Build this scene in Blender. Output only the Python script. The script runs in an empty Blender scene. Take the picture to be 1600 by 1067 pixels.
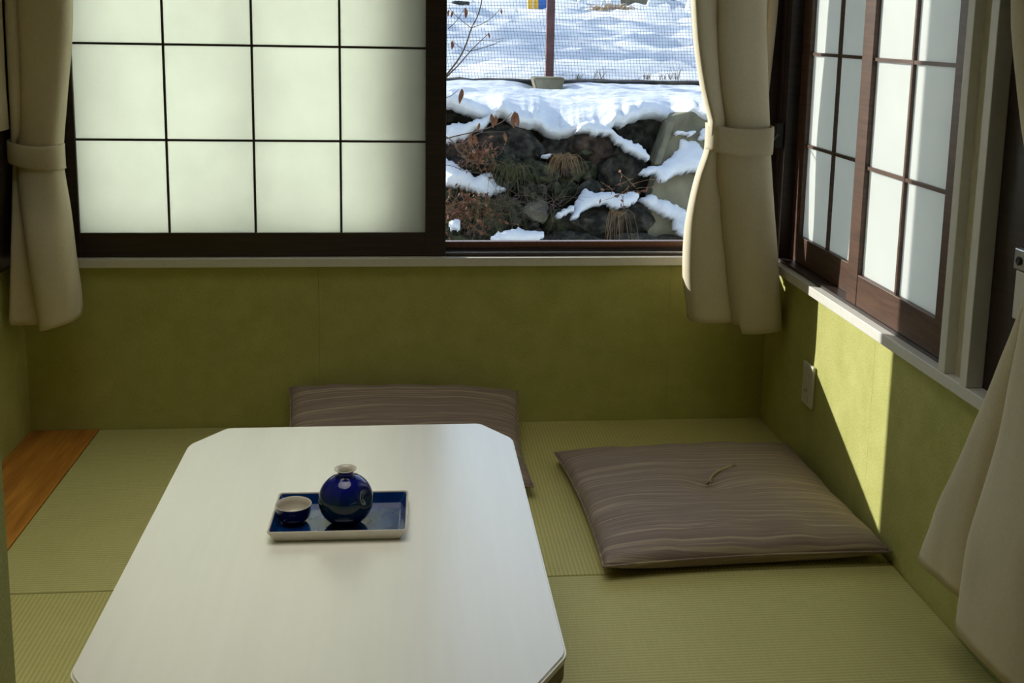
import bpy, bmesh, math, random
from mathutils import Vector, Matrix, noise
random.seed(7)
sc = bpy.context.scene
C = sc.collection
PI = math.pi

# ------------------------------------------------------------------ camera
FPX, PITCH, YAW, ROLL, CX, CY, EYE = 1719.5, .1671, -.1029, .0176, 812.4, 330.6, 1.12
cam_d = bpy.data.cameras.new('camera')
cam = bpy.data.objects.new('camera', cam_d); C.objects.link(cam)
RM = Matrix.Rotation(YAW, 3, 'Z') @ Matrix.Rotation(PI/2-PITCH, 3, 'X') @ Matrix.Rotation(ROLL, 3, 'Z')
cam.matrix_world = Matrix.Translation((0, 0, EYE)) @ RM.to_4x4()
cam_d.sensor_width = 36; cam_d.lens = FPX/1600*36
cam_d.shift_x = (800-CX)/1600; cam_d.shift_y = (CY-533.5)/1600
cam_d.clip_start = .05; cam_d.clip_end = 500
sc.camera = cam

def at(x, y, Y):
    "the place at distance Y in front of the house that is seen at pixel x, y of the photograph"
    d = RM @ Vector(((x-CX)/FPX, -(y-CY)/FPX, -1))
    return Vector((0, 0, EYE)) + d*(Y/d.y)

# ------------------------------------------------------------------ light
SUN = Vector((1, -.935, -.515)).normalized()
w = bpy.data.worlds.new('sky'); sc.world = w; w.use_nodes = True
nt = w.node_tree; nt.nodes.clear()
sky = nt.nodes.new('ShaderNodeTexSky'); sky.sky_type = 'NISHITA'; sky.sun_disc = False
sky.sun_elevation = math.radians(20.6); sky.sun_rotation = math.radians(-46.9); sky.altitude = 600
sky.air_density = 1.0; sky.dust_density = .6
bg = nt.nodes.new('ShaderNodeBackground'); bg.inputs[1].default_value = .40
wo = nt.nodes.new('ShaderNodeOutputWorld')
hs = nt.nodes.new('ShaderNodeHueSaturation'); hs.inputs['Saturation'].default_value = .72
nt.links.new(sky.outputs[0], hs.inputs['Color']); nt.links.new(hs.outputs[0], bg.inputs[0]); nt.links.new(bg.outputs[0], wo.inputs[0])
sl = bpy.data.lights.new('sun', 'SUN'); sl.energy = 8.9; sl.angle = math.radians(.53); sl.color = (1, .95, .87)
so = bpy.data.objects.new('sun', sl); C.objects.link(so)
so.rotation_euler = SUN.to_track_quat('-Z', 'Y').to_euler(); so.location = (-6, 9, 6)
al = bpy.data.lights.new('fill_light', 'AREA'); al.shape = 'DISK'; al.size = 1.5; al.energy = 2.9; al.color = (1, .97, .88)  # added fill that lifts table and floor; no lamp known here
al.spread = math.radians(78)
ao = bpy.data.objects.new('fill_light', al); C.objects.link(ao); ao.location = (-.25, 1.65, 2.235)
sc.view_settings.view_transform = 'Standard'; sc.view_settings.look = 'None'
sc.view_settings.gamma = 1; sc.view_settings.use_curve_mapping = False
sc.view_settings.exposure = .76
cy = sc.cycles
cy.use_denoising = True; cy.max_bounces = 14; cy.diffuse_bounces = 8; cy.glossy_bounces = 4
cy.transmission_bounces = 8; cy.transparent_max_bounces = 12; cy.sample_clamp_indirect = 6
cy.caustics_reflective = False; cy.caustics_refractive = False

# ------------------------------------------------------------------ materials
def mat(name):
    m = bpy.data.materials.new(name); m.use_nodes = True
    return m, m.node_tree, m.node_tree.nodes['Principled BSDF']
def nd(t, typ, **kw):
    n = t.nodes.new(typ)
    for k, v in kw.items(): setattr(n, k, v)
    return n
def mapping(t, scale=(1, 1, 1), rot=(0, 0, 0), src='Object'):
    tc = nd(t, 'ShaderNodeTexCoord'); mp = nd(t, 'ShaderNodeMapping')
    mp.inputs['Scale'].default_value = scale; mp.inputs['Rotation'].default_value = rot
    t.links.new(tc.outputs[src], mp.inputs[0]); return mp.outputs[0]
def ramp(t, fac, stops):
    r = nd(t, 'ShaderNodeValToRGB'); e = r.color_ramp.elements
    while len(e) < len(stops): e.new(.5)
    for i, (p, c) in enumerate(stops):
        e[i].position = p; e[i].color = (*c, 1) if len(c) == 3 else c
    t.links.new(fac, r.inputs[0]); return r.outputs[0]
def bump(t, b, h, strength=.3, dist=.002):
    bn = nd(t, 'ShaderNodeBump'); bn.inputs['Strength'].default_value = strength; bn.inputs['Distance'].default_value = dist
    t.links.new(h, bn.inputs['Height']); t.links.new(bn.outputs[0], b.inputs['Normal']); return bn
def tnoise(t, vec, scale, detail=4, rough=.6):
    n = nd(t, 'ShaderNodeTexNoise'); n.inputs['Scale'].default_value = scale
    n.inputs['Detail'].default_value = detail; n.inputs['Roughness'].default_value = rough
    t.links.new(vec, n.inputs['Vector']); return n.outputs[0]
def noisy(name, c1, c2, scale=20, rough=.7, bs=.3, bd=.002, stretch=(1, 1, 1), detail=5, spec=.3, src='Object', lo=.35, hi=.65):
    m, t, b = mat(name)
    v = mapping(t, stretch, src=src); n = tnoise(t, v, scale, detail)
    t.links.new(ramp(t, n, [(lo, c1), (hi, c2)]), b.inputs['Base Color'])
    b.inputs['Roughness'].default_value = rough; b.inputs['Specular IOR Level'].default_value = spec
    if bs: bump(t, b, n, bs, bd)
    return m
def mathn(t, op, a, b=None):
    n = nd(t, 'ShaderNodeMath', operation=op)
    for i, q in enumerate((a, b)):
        if q is None: continue
        if isinstance(q, (int, float)): n.inputs[i].default_value = q
        else: t.links.new(q, n.inputs[i])
    return n.outputs[0]

def tatami(name, axis, c1, c2):
    m, t, b = mat(name)
    v = mapping(t, (1, 1, 1), src='Object')
    wv = nd(t, 'ShaderNodeTexWave'); wv.bands_direction = 'Y' if axis else 'X'
    wv.inputs['Scale'].default_value = 36; wv.inputs['Distortion'].default_value = .5
    wv.inputs['Detail'].default_value = 1; wv.inputs['Detail Scale'].default_value = 3
    t.links.new(v, wv.inputs['Vector'])
    st = (25, 500, 25) if axis else (500, 25, 25)
    fine = tnoise(t, mapping(t, st), 1, 3)
    cross = tnoise(t, mapping(t, (st[1], st[0], 25)), .6, 2)
    big = tnoise(t, v, 2.2, 4)
    h = mathn(t, 'ADD', mathn(t, 'MULTIPLY', wv.outputs[1], .5), mathn(t, 'MULTIPLY', cross, .5))
    f = mathn(t, 'ADD', mathn(t, 'MULTIPLY', h, .55), mathn(t, 'ADD', mathn(t, 'MULTIPLY', fine, .2), mathn(t, 'MULTIPLY', big, .3)))
    t.links.new(ramp(t, f, [(.25, c1), (.85, c2)]), b.inputs['Base Color'])
    b.inputs['Roughness'].default_value = .55; b.inputs['Specular IOR Level'].default_value = .35
    bump(t, b, h, .35, .0015); return m
M = {}
M['mat_across'] = tatami('tatami_across', 1, (.36, .335, .12), (.62, .585, .25))
M['mat_along'] = tatami('tatami_along', 0, (.36, .335, .11), (.62, .575, .23))
def wallmat():
    m, t, b = mat('olive_wallpaper')
    v = mapping(t); n = tnoise(t, v, 260, 3); g = tnoise(t, v, 14, 4)
    f = mathn(t, 'ADD', mathn(t, 'MULTIPLY', n, .6), mathn(t, 'MULTIPLY', g, .4))
    t.links.new(ramp(t, f, [(.35, (.38, .375, .11)), (.65, (.52, .505, .19))]), b.inputs['Base Color'])
    b.inputs['Roughness'].default_value = .9; b.inputs['Specular IOR Level'].default_value = .1
    bump(t, b, n, .5, .0012); return m
M['wall'] = wallmat()
M['plaster'] = noisy('cream_plaster', (.55, .52, .40), (.62, .59, .46), 80, .85, .2, .001)
M['sill'] = noisy('grey_beige_trim', (.66, .635, .57), (.70, .675, .61), 60, .45, .05, .0005, spec=.4)
M['darkwood'] = noisy('brown_wood_shade_tone', (.022, .013, .011), (.040, .023, .018), 3, .42, .1, .0006, (2, 2, 40), spec=.5)  # sash wood with the shade of the recessed frames put into its colour
M['darkwood_sunlit'] = noisy('brown_wood_sunlit_tone', (.062, .030, .019), (.112, .054, .032), 3, .42, .1, .0006, (3, 3, 40), spec=.5)  # same sash wood, kept lighter for the sunlit right sashes
M['redbrown'] = noisy('red_brown_outer_sash', (.14, .06, .035), (.2, .09, .055), 5, .35, .05, .0005, (30, 2, 30), spec=.5)
M['ceiling'] = noisy('ceiling_board', (.20, .14, .085), (.26, .18, .11), 30, .8, .1)
M['boardwood'] = noisy('orange_wood_board', (.36, .13, .018), (.62, .27, .045), 3, .4, .15, .0006, (14, 1.2, 8), 6, spec=.5)
M['floorbase'] = noisy('wood_subfloor', (.25, .17, .09), (.32, .22, .12), 4, .6, .1, .001, (8, 1, 1))
def frosted(name, col, dif, scale=8):
    m, t, b = mat(name); t.nodes.remove(b)
    v = mapping(t); n = tnoise(t, v, scale, 5, .65)
    c = ramp(t, n, [(.3, tuple(x*.93 for x in col)), (.7, col)])
    tr = nd(t, 'ShaderNodeBsdfTranslucent'); df = nd(t, 'ShaderNodeBsdfDiffuse'); mx = nd(t, 'ShaderNodeMixShader')
    gl = nd(t, 'ShaderNodeBsdfGlossy'); gl.inputs['Roughness'].default_value = .35; m2 = nd(t, 'ShaderNodeMixShader')
    mx.inputs[0].default_value = dif; m2.inputs[0].default_value = .04
    t.links.new(c, tr.inputs[0]); t.links.new(c, df.inputs[0])
    t.links.new(tr.outputs[0], mx.inputs[1]); t.links.new(df.outputs[0], mx.inputs[2])
    t.links.new(mx.outputs[0], m2.inputs[1]); t.links.new(gl.outputs[0], m2.inputs[2])
    t.links.new(m2.outputs[0], t.nodes['Material Output'].inputs[0]); return m
M['shoji'] = frosted('shoji_film', (.765, .775, .705), .15, 6)
M['shoji_right'] = frosted('shoji_film_right', (.83, .835, .79), .5, 2)
M['outerfrost'] = frosted('frosted_outer_glass', (.80, .83, .80), .12, 3)
def clearglass():
    m, t, b = mat('clear_window_glass'); t.nodes.remove(b)
    tp = nd(t, 'ShaderNodeBsdfTransparent'); tp.inputs[0].default_value = (.69, .71, .72, 1)
    gl = nd(t, 'ShaderNodeBsdfGlossy'); gl.inputs['Roughness'].default_value = .0
    fr = nd(t, 'ShaderNodeFresnel'); fr.inputs[0].default_value = 1.25; mx = nd(t, 'ShaderNodeMixShader')
    t.links.new(fr.outputs[0], mx.inputs[0]); t.links.new(tp.outputs[0], mx.inputs[1]); t.links.new(gl.outputs[0], mx.inputs[2])
    t.links.new(mx.outputs[0], t.nodes['Material Output'].inputs[0]); return m
M['glass'] = clearglass()
def fabric(name, c1, c2):
    m, t, b = mat(name)
    v = mapping(t); n = tnoise(t, mapping(t, (700, 700, 90)), 1, 2); n2 = tnoise(t, mapping(t, (90, 90, 900)), 1, 2); g = tnoise(t, v, 4, 3)
    f = mathn(t, 'ADD', mathn(t, 'MULTIPLY', mathn(t, 'ADD', n, n2), .35), mathn(t, 'MULTIPLY', g, .3))
    t.links.new(ramp(t, f, [(.35, c1), (.65, c2)]), b.inputs['Base Color'])
    b.inputs['Roughness'].default_value = .75; b.inputs['Specular IOR Level'].default_value = .15
    b.inputs['Sheen Weight'].default_value = .12; b.inputs['Sheen Roughness'].default_value = .4
    bump(t, b, mathn(t, 'ADD', n, n2), .25, .0008); return m
M['curtain'] = fabric('beige_curtain_cloth', (.57, .495, .35), (.70, .615, .45))
def cushion_mat():
    m, t, b = mat('striped_cushion_cloth')
    n = tnoise(t, mapping(t, (2.0, 190, 12)), 1, 5, .65); n2 = tnoise(t, mapping(t, (5, 420, 10)), 1, 2)
    base = ramp(t, n2, [(.3, (.20, .150, .128)), (.7, (.285, .215, .182))])
    s = ramp(t, n, [(.53, (0, 0, 0)), (.60, (1, 1, 1))])
    mx = nd(t, 'ShaderNodeMixRGB'); t.links.new(mathn(t, 'MULTIPLY', s, .7), mx.inputs[0])
    t.links.new(base, mx.inputs[1]); mx.inputs[2].default_value = (.47, .38, .27, 1)
    t.links.new(mx.outputs[0], b.inputs['Base Color']); b.inputs['Roughness'].default_value = .6
    b.inputs['Specular IOR Level'].default_value = .25
    b.inputs['Sheen Weight'].default_value = .1
    bump(t, b, n2, .3, .001); return m
M['cushion'] = cushion_mat()
M['cord'] = noisy('cushion_cord', (.34, .27, .18), (.42, .34, .23), 300, .8, .3, .0005)
def tablemat():
    m, t, b = mat('whitewashed_tabletop')
    n = tnoise(t, mapping(t, (30, 1.6, 8)), 2, 6, .6); q = tnoise(t, mapping(t, (9, 1.0, 3)), 1.5, 3)
    f = mathn(t, 'ADD', mathn(t, 'MULTIPLY', n, .5), mathn(t, 'MULTIPLY', q, .5))
    t.links.new(ramp(t, f, [(.3, (.82, .81, .72)), (.7, (.88, .87, .79))]), b.inputs['Base Color'])
    b.inputs['Roughness'].default_value = .33; b.inputs['Specular IOR Level'].default_value = .5; b.inputs['IOR'].default_value = 1.6; b.inputs['Coat Weight'].default_value = .8; b.inputs['Coat Roughness'].default_value = .24; b.inputs['Coat IOR'].default_value = 1.6
    bump(t, b, n, .06, .0003); return m
M['table'] = tablemat()
M['tableedge'] = noisy('table_edge_wood', (.22, .16, .09), (.30, .22, .13), 5, .5, .1, .0005, (4, 4, 30))
M['cobalt'] = noisy('cobalt_glaze', (.004, .006, .075), (.006, .014, .13), 9, .07, 0, spec=.6)
M['bottleglaze'] = None
def bottle_mat():
    m, t, b = mat('bottle_cobalt_glaze')
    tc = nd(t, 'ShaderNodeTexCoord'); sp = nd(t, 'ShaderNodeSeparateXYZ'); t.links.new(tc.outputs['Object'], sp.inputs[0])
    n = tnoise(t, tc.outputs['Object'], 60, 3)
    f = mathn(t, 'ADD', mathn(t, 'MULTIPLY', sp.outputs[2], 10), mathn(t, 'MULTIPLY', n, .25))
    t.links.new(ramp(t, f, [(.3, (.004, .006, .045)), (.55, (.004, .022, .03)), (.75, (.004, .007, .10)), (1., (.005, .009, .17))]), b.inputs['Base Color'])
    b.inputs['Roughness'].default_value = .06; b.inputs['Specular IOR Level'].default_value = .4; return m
M['bottleglaze'] = bottle_mat()
M['trayglaze'] = noisy('tray_blue_glaze', (.003, .018, .10), (.004, .04, .15), 20, .05, 0, spec=.7)
M['porcelain'] = noisy('cream_porcelain', (.50, .46, .38), (.56, .52, .44), 20, .25, 0, spec=.5)
M['plastic'] = noisy('ivory_plastic', (.60, .57, .46), (.63, .60, .49), 20, .4, 0, spec=.4)
M['slot'] = noisy('dark_slot', (.02, .02, .02), (.03, .03, .03), 20, .6, 0)
M['metal'] = noisy('brushed_metal', (.5, .5, .5), (.6, .6, .6), 50, .3, 0); M['metal'].node_tree.nodes['Principled BSDF'].inputs['Metallic'].default_value = 1
def snowmat():
    m, t, b = mat('snow')
    v = mapping(t); n = tnoise(t, v, 9, 8, .65); n2 = tnoise(t, v, 60, 3)
    t.links.new(ramp(t, n, [(.3, (.74, .765, .80)), (.7, (.83, .84, .85))]), b.inputs['Base Color'])
    b.inputs['Roughness'].default_value = .6; b.inputs['Specular IOR Level'].default_value = .25
    h = mathn(t, 'ADD', n, mathn(t, 'MULTIPLY', n2, .15)); bump(t, b, h, .5, .05); return m
M['snow'] = snowmat()
M['rock'] = noisy('dark_mossy_rock', (.010, .010, .008), (.085, .078, .058), 15, .85, .7, .02, detail=8, lo=.42, hi=.66)
M['rockgreen'] = noisy('green_mossy_rock', (.008, .010, .005), (.085, .085, .04), 17, .9, .7, .02, detail=8, lo=.42, hi=.66)
M['rockbrown'] = noisy('reddish_rock', (.015, .011, .009), (.11, .075, .055), 15, .85, .7, .02, detail=8, lo=.42, hi=.66)
M['rockpale'] = noisy('pale_rock', (.08, .075, .055), (.2, .18, .13), 9, .9, .6, .02, detail=8)
M['earth'] = noisy('dark_earth', (.012, .012, .009), (.06, .05, .03), 12, .95, 1, .04, detail=9)
M['concrete'] = noisy('weathered_concrete', (.13, .118, .075), (.25, .228, .155), 5, .9, .4, .008, detail=8)
M['drygrass'] = noisy('dry_grass', (.15, .09, .04), (.32, .21, .11), 9, .9, 0)
M['rustleaf'] = noisy('rust_dry_leaf', (.13, .055, .03), (.24, .11, .06), 30, .8, .2, .001)
M['greengrass'] = noisy('olive_grass', (.05, .05, .02), (.12, .11, .05), 9, .9, 0)
M['twig'] = noisy('twig_bark', (.09, .06, .045), (.15, .11, .085), 40, .8, .2, .001)
M['postpaint'] = noisy('maroon_post_paint', (.115, .045, .04), (.17, .07, .06), 12, .6, .2, .002)
M['net'] = noisy('dark_net_cord', (.05, .06, .09), (.09, .10, .14), 40, .8, 0)
M['bluepaint'] = noisy('blue_paint', (.03, .12, .4), (.04, .15, .45), 10, .5, 0)
M['yellowpaint'] = noisy('yellow_paint', (.7, .4, .04), (.75, .45, .06), 10, .5, 0)
M['greysiding'] = noisy('grey_siding', (.25, .26, .26), (.34, .35, .34), 10, .8, .1)
M['darkpane'] = noisy('dark_far_window', (.05, .06, .08), (.07, .08, .1), 5, .2, 0)

# ------------------------------------------------------------------ helpers
def tag(o, label=None, cat=None, group=None, kind=None):
    if label: o['label'] = label
    if cat: o['category'] = cat
    if group: o['group'] = group
    if kind: o['kind'] = kind
    return o
def empty(name, loc, rz=0):
    o = bpy.data.objects.new(name, None); C.objects.link(o); o.location = loc; o.rotation_euler = (0, 0, rz)
    o.empty_display_size = .05; bpy.context.view_layer.update(); return o
def obj(name, bm, m, parent=None, smooth=False, loc=None, local=False):
    me = bpy.data.meshes.new(name); bmesh.ops.recalc_face_normals(bm, faces=bm.faces[:]) if bm.faces else None
    bm.to_mesh(me); bm.free()
    if m: me.materials.append(m)
    if smooth:
        for p in me.polygons: p.use_smooth = True
    o = bpy.data.objects.new(name, me); C.objects.link(o)
    if parent:
        o.parent = parent
        if not local: o.matrix_parent_inverse = parent.matrix_world.inverted()
    if loc is not None: o.location = loc
    return o
def box_into(bm, x0, x1, y0, y1, z0, z1, bev=0):
    if x0 > x1: x0, x1 = x1, x0
    if y0 > y1: y0, y1 = y1, y0
    r = bmesh.ops.create_cube(bm, size=1)
    vs = r['verts']
    for v in vs:
        v.co = Vector(((x0+x1)/2+v.co.x*(x1-x0), (y0+y1)/2+v.co.y*(y1-y0), (z0+z1)/2+v.co.z*(z1-z0)))
    if bev:
        es = list({e for v in vs for e in v.link_edges})
        bmesh.ops.bevel(bm, geom=es, offset=bev, segments=2, affect='EDGES', profile=.5)
def box(name, x0, x1, y0, y1, z0, z1, m, parent=None, bev=0, kind=None):
    bm = bmesh.new(); box_into(bm, x0, x1, y0, y1, z0, z1, bev)
    o = obj(name, bm, m, parent)
    if kind: o['kind'] = kind
    return o
def tube_into(bm, pts, r0, r1=None, n=6):
    r1 = r0 if r1 is None else r1; rings = []
    pts = [Vector(p) for p in pts]
    for i, p in enumerate(pts):
        d = (pts[min(i+1, len(pts)-1)]-pts[max(i-1, 0)]).normalized()
        a = d.cross(Vector((0, 0, 1)) if abs(d.z) < .9 else Vector((1, 0, 0))).normalized(); b = d.cross(a)
        r = r0+(r1-r0)*i/max(1, len(pts)-1)
        rings.append([bm.verts.new(p+a*math.cos(2*PI*k/n)*r+b*math.sin(2*PI*k/n)*r) for k in range(n)])
    for A, B in zip(rings, rings[1:]):
        for k in range(n): bm.faces.new((A[k], A[(k+1) % n], B[(k+1) % n], B[k]))
    bm.faces.new(rings[0][::-1]); bm.faces.new(rings[-1])
def lathe(prof, n=48):
    bm = bmesh.new(); rings = []
    for r, z in prof:
        if r < 1e-6: rings.append([bm.verts.new((0, 0, z))])
        else: rings.append([bm.verts.new((r*math.cos(2*PI*k/n), r*math.sin(2*PI*k/n), z)) for k in range(n)])
    for A, B in zip(rings, rings[1:]):
        for k in range(n):
            a, a2, b, b2 = A[k % len(A)], A[(k+1) % len(A)], B[k % len(B)], B[(k+1) % len(B)]
            f = []
            for q in (a, a2, b2, b):
                if q not in f: f.append(q)
            if len(f) > 2: bm.faces.new(f)
    return bm
def smoothstep(a, b, x):
    t = max(0, min(1, (x-a)/(b-a))); return t*t*(3-2*t)
def interp(tab, x):
    if x <= tab[0][0]: return tab[0][1]
    for (a, u), (b, v) in zip(tab, tab[1:]):
        if x <= b:
            t = (x-a)/(b-a); return u+(v-u)*t
    return tab[-1][1]
def sinterp(tab, x):
    "smooth (Catmull-Rom) interpolation"
    n = len(tab)
    if x <= tab[0][0]: return tab[0][1]
    if x >= tab[-1][0]: return tab[-1][1]
    for i in range(n-1):
        if x <= tab[i+1][0]:
            x0, y0 = tab[i]; x1, y1 = tab[i+1]; t = (x-x0)/(x1-x0)
            m0 = (y1-tab[i-1][1])/(x1-tab[i-1][0]) if i else (y1-y0)/(x1-x0)
            m1 = (tab[i+2][1]-y0)/(tab[i+2][0]-x0) if i+2 < n else (y1-y0)/(x1-x0)
            h = x1-x0
            return (2*t**3-3*t**2+1)*y0+(t**3-2*t**2+t)*h*m0+(-2*t**3+3*t**2)*y1+(t**3-t**2)*h*m1

# ------------------------------------------------------------------ room shell
XR, XL, YB, ZC = 1.03, -1.03, 3.0, 2.3
ZS, ZT = .484, 1.86                  # sill top, window head
YF = -2.2                            # far end of the room behind the photographer
S = dict(kind='structure')
box('floor', XL-.15, XR+.15, YF, YB+.12, -.16, -.055, M['floorbase'], kind='structure')
box('ceiling', XL-.15, XR+.15, YF, YB+.12, ZC, ZC+.1, M['ceiling'], kind='structure')
# back wall: panels below the sill, plaster header above
wb = empty('wall_back', (0, YB, 0)); tag(wb, kind='structure')
g = .0003
for a, b in ((XL-.14, -.245), (-.245, .745), (.745, XR+.12)):
    box('panel', a+g, b-g, YB, YB+.06, -.05, ZS-.024, M['wall'], wb)
box('backing', XL-.14, XR+.12, YB+.06, YB+.12, -.06, ZS-.024, M['plaster'], wb)
box('header', XL-.14, XR+.12, YB, YB+.12, ZT, ZC, M['plaster'], wb)
box('pier', XL-.14, -.985, YB+.001, YB+.12, ZS, ZT, M['wall'], wb)
# right wall
wr = empty('wall_right', (XR, 0, 0)); tag(wr, kind='structure')
for a, b in ((2.262, YB), (1.35, 2.262), (YF, 1.35)):
    box('panel', XR, XR+.06, a+g, b-g, -.05, ZS-.024, M['wall'], wr)
box('backing', XR+.06, XR+.12, YF, YB, -.06, ZS-.024, M['plaster'], wr)
box('header', XR, XR+.12, YF, YB, ZT, ZC, M['plaster'], wr)
box('pier', XR, XR+.12, 1.840, 1.915, ZS, ZT, M['plaster'], wr)
box('corner_post', XR+.0, XR+.12, 2.962, YB+.12, ZS, ZT, M['darkwood'], wr)
box('near_pier', XR, XR+.12, YF, .85, ZS, ZT, M['plaster'], wr)
# left wall
wl = empty('wall_left', (XL, 0, 0)); tag(wl, kind='structure')
box('panel', XL-.06, XL, YF, YB, -.05, ZC, M['wall'], wl)
box('backing', XL-.14, XL-.06, YF, YB+.1, -.06, ZC, M['plaster'], wl)
box('window_jamb', XL-.01, XL+.012, 2.2, 2.985, ZS, ZT, M['darkwood'], wl, .002)
box('wall_front', XL-.14, XR+.12, YF-.1, YF, -.1, ZC, M['ceiling'], kind='structure')
# near edge of the alcove opening (dark upright at the left edge of the photograph)
box('trim_1', -1.03, -.388, .97, 1.05, -.05, ZC, M['wall'], kind='structure', bev=.004)
# sills
sb = box('trim_2', -.99, XR, YB-.018, YB+.115, ZS-.024, ZS, M['sill'], kind='structure', bev=.0015)
box('trim_3', XR-.02, XR+.115, .8, YB-.0185, ZS-.024, ZS, M['sill'], kind='structure', bev=.0015)
# baseboard-less shadow gap: thin dark seam strip under the right wall
# casings of the right windows
bm = bmesh.new(); box_into(bm, XR-.02, XR+.001, 1.912, 1.938, ZS+.0005, ZT, .0015); box_into(bm, XR, XR+.10, 1.914, 1.951, ZS+.0005, ZT)
tag(obj('trim_4', bm, M['sill']), kind='structure')
box('trim_5', XR-.02, XR+.012, 1.829, 1.855, ZS+.0005, ZT, M['sill'], kind='structure', bev=.0015)

# housing of the added fill light above the table (out of the frame)
cl_ = empty('added_fill_lamp', (-.25, 1.65, ZC)); tag(cl_, 'added unseen fill lamp, round and flat, above the table', 'lamp')
for nm, prof_, mm in (('housing', [(0, ZC), (.78, ZC), (.78, ZC-.06), (.765, ZC-.063), (.76, ZC-.03), (0, ZC-.03)], 'plastic'), ):
    bm = lathe(prof_, 40)
    for v in bm.verts: v.co.x += -.25; v.co.y += 1.65
    obj(nm, bm, M[mm], cl_, True)
# ------------------------------------------------------------------ window 1 (back)
def sash(root, name, axis, u0, u1, z0, z1, d0, d1, stile, rail_b, rail_t, us, zs, pane_m, wood, bar=.006, pane_d=None, railw=None):
    """axis 'x': runs along x, depth along y. us/zs: glazing bar centres; panes fill the cells"""
    def B(nm, a, b, c, d, e, f, m, par, bev=0):
        if axis == 'x': return box(nm, a, b, c, d, e, f, m, par, bev)
        return box(nm, c, d, a, b, e, f, m, par, bev)
    bm = bmesh.new()
    def bi(a, b, c, d, e, f):
        if axis == 'x': box_into(bm, a, b, c, d, e, f, .0015)
        else: box_into(bm, c, d, a, b, e, f, .0015)
    bi(u0, u0+stile, d0, d1, z0, z1); bi(u1-stile, u1, d0, d1, z0, z1)
    bi(u0+stile, u1-stile, d0, d1, z1-rail_t, z1)
    fr = obj(name, bm, wood, root)
    rb = B('bottom_rail', u0+stile, u1-stile, d0+.001, d1, z0, z0+rail_b, railw or wood, fr, .0015)
    pd = pane_d if pane_d is not None else (d0+d1)/2
    ue = [u0+stile]+list(us)+[u1-stile]; ze = [z0+rail_b]+list(zs)+[z1-rail_t]
    dd = d0+.004
    for u in us: B('muntin', u-bar/2, u+bar/2, min(dd, pd-.002), pd+.001, ze[0], ze[-1], wood, fr)
    for z in zs: B('muntin', ue[0], ue[-1], min(dd, pd-.002)+.001, pd+.001, z-bar/2, z+bar/2, wood, fr)
    for a, b in zip(ue, ue[1:]):
        for c, d in zip(ze, ze[1:]):
            B('pane', a, b, pd, pd+.002, c, d, pane_m, fr)
    return fr
w1 = empty('window_1', (0, YB+.06, ZS)); tag(w1, kind='structure')
# surround
bm = bmesh.new()
box_into(bm, -.985, -.94, YB+.002, YB+.118, ZS, ZT); box_into(bm, .985, XR, YB+.002, YB+.118, ZS, ZT)
box_into(bm, -.94, .985, YB+.002, YB+.118, ZT-.04, ZT); box_into(bm, -.94, .985, YB+.035, YB+.118, ZS, ZS+.010)
box_into(bm, .103, .985, YB+.048, YB+.056, ZS+.01, ZS+.016)
obj('frame', bm, M['darkwood'], w1)
box('track', .105, .985, YB+.004, YB+.034, ZS, ZS+.006, M['darkwood'], w1, .001)
box('track_rib', .105, .985, YB+.012, YB+.016, ZS+.006, ZS+.0105, M['metal'], w1)
sash(w1, 'shoji_sash', 'x', -.932, .104, ZS+.001, ZT-.04, YB+.004, YB+.034, .056, .066, .05,
     (-.642, -.413, -.182), (.803, 1.056, 1.309, 1.562), M['shoji'], M['darkwood'], .006, YB+.012)
sash(w1, 'outer_frosted_sash', 'x', -.94, .0, ZS+.012, ZT-.045, YB+.088, YB+.108, .058, .045, .045, (-.43,), (), M['outerfrost'], M['redbrown'], .03, YB+.098)
sash(w1, 'outer_clear_sash', 'x', -.03, .985, ZS+.0105, ZT-.045, YB+.06, YB+.084, .09, .020, .045, (), (), M['glass'], M['redbrown'], .01, YB+.072)

# ------------------------------------------------------------------ window 2 (right, far) and 3 (right, near)
w2 = empty('window_2', (XR+.06, 2.44, ZS)); tag(w2, kind='structure')
bm = bmesh.new()
box_into(bm, XR+.002, XR+.11, 2.93, 2.962, ZS, ZT); box_into(bm, XR+.002, XR+.11, 1.952, 2.93, ZT-.04, ZT)
box_into(bm, XR+.002, XR+.11, 1.952, 2.93, ZS, ZS+.008)
box_into(bm, XR+.085, XR+.11, 1.952, 1.99, ZS+.008, ZT-.04)
obj('frame', bm, M['darkwood'], w2)
sash(w2, 'near_shoji_sash', 'y', 1.955, 2.452, ZS+.008, ZT-.04, XR+.004, XR+.030, .058, .074, .05, (2.203,), (.815, 1.06, 1.31, 1.56), M['shoji_right'], M['darkwood_sunlit'], .008, XR+.016, railw=M['darkwood_sunlit'])
sash(w2, 'far_shoji_sash', 'y', 2.43, 2.925, ZS+.008, ZT-.04, XR+.034, XR+.060, .058, .074, .05, (2.677,), (.815, 1.06, 1.31, 1.56), M['shoji_right'], M['darkwood_sunlit'], .008, XR+.046, railw=M['darkwood_sunlit'])
w3 = empty('window_3', (XR+.06, 1.35, ZS)); tag(w3, kind='structure')
bm = bmesh.new()
box_into(bm, XR+.012, XR+.115, 1.70, 1.84, ZS, ZT); box_into(bm, XR+.04, XR+.115, .85, 1.70, ZT-.04, ZT)
box_into(bm, XR+.04, XR+.115, .85, .9, ZS, ZT); box_into(bm, XR+.04, XR+.115, .85, 1.70, ZS, ZS+.03)
obj('frame', bm, M['darkwood'], w3)
sash(w3, 'shoji_sash', 'y', .9, 1.70, ZS+.03, ZT-.04, XR+.045, XR+.07, .16, .07, .05, (1.3,), (.815, 1.06, 1.31, 1.56), M['shoji_right'], M['darkwood'], .008, XR+.058)
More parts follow.
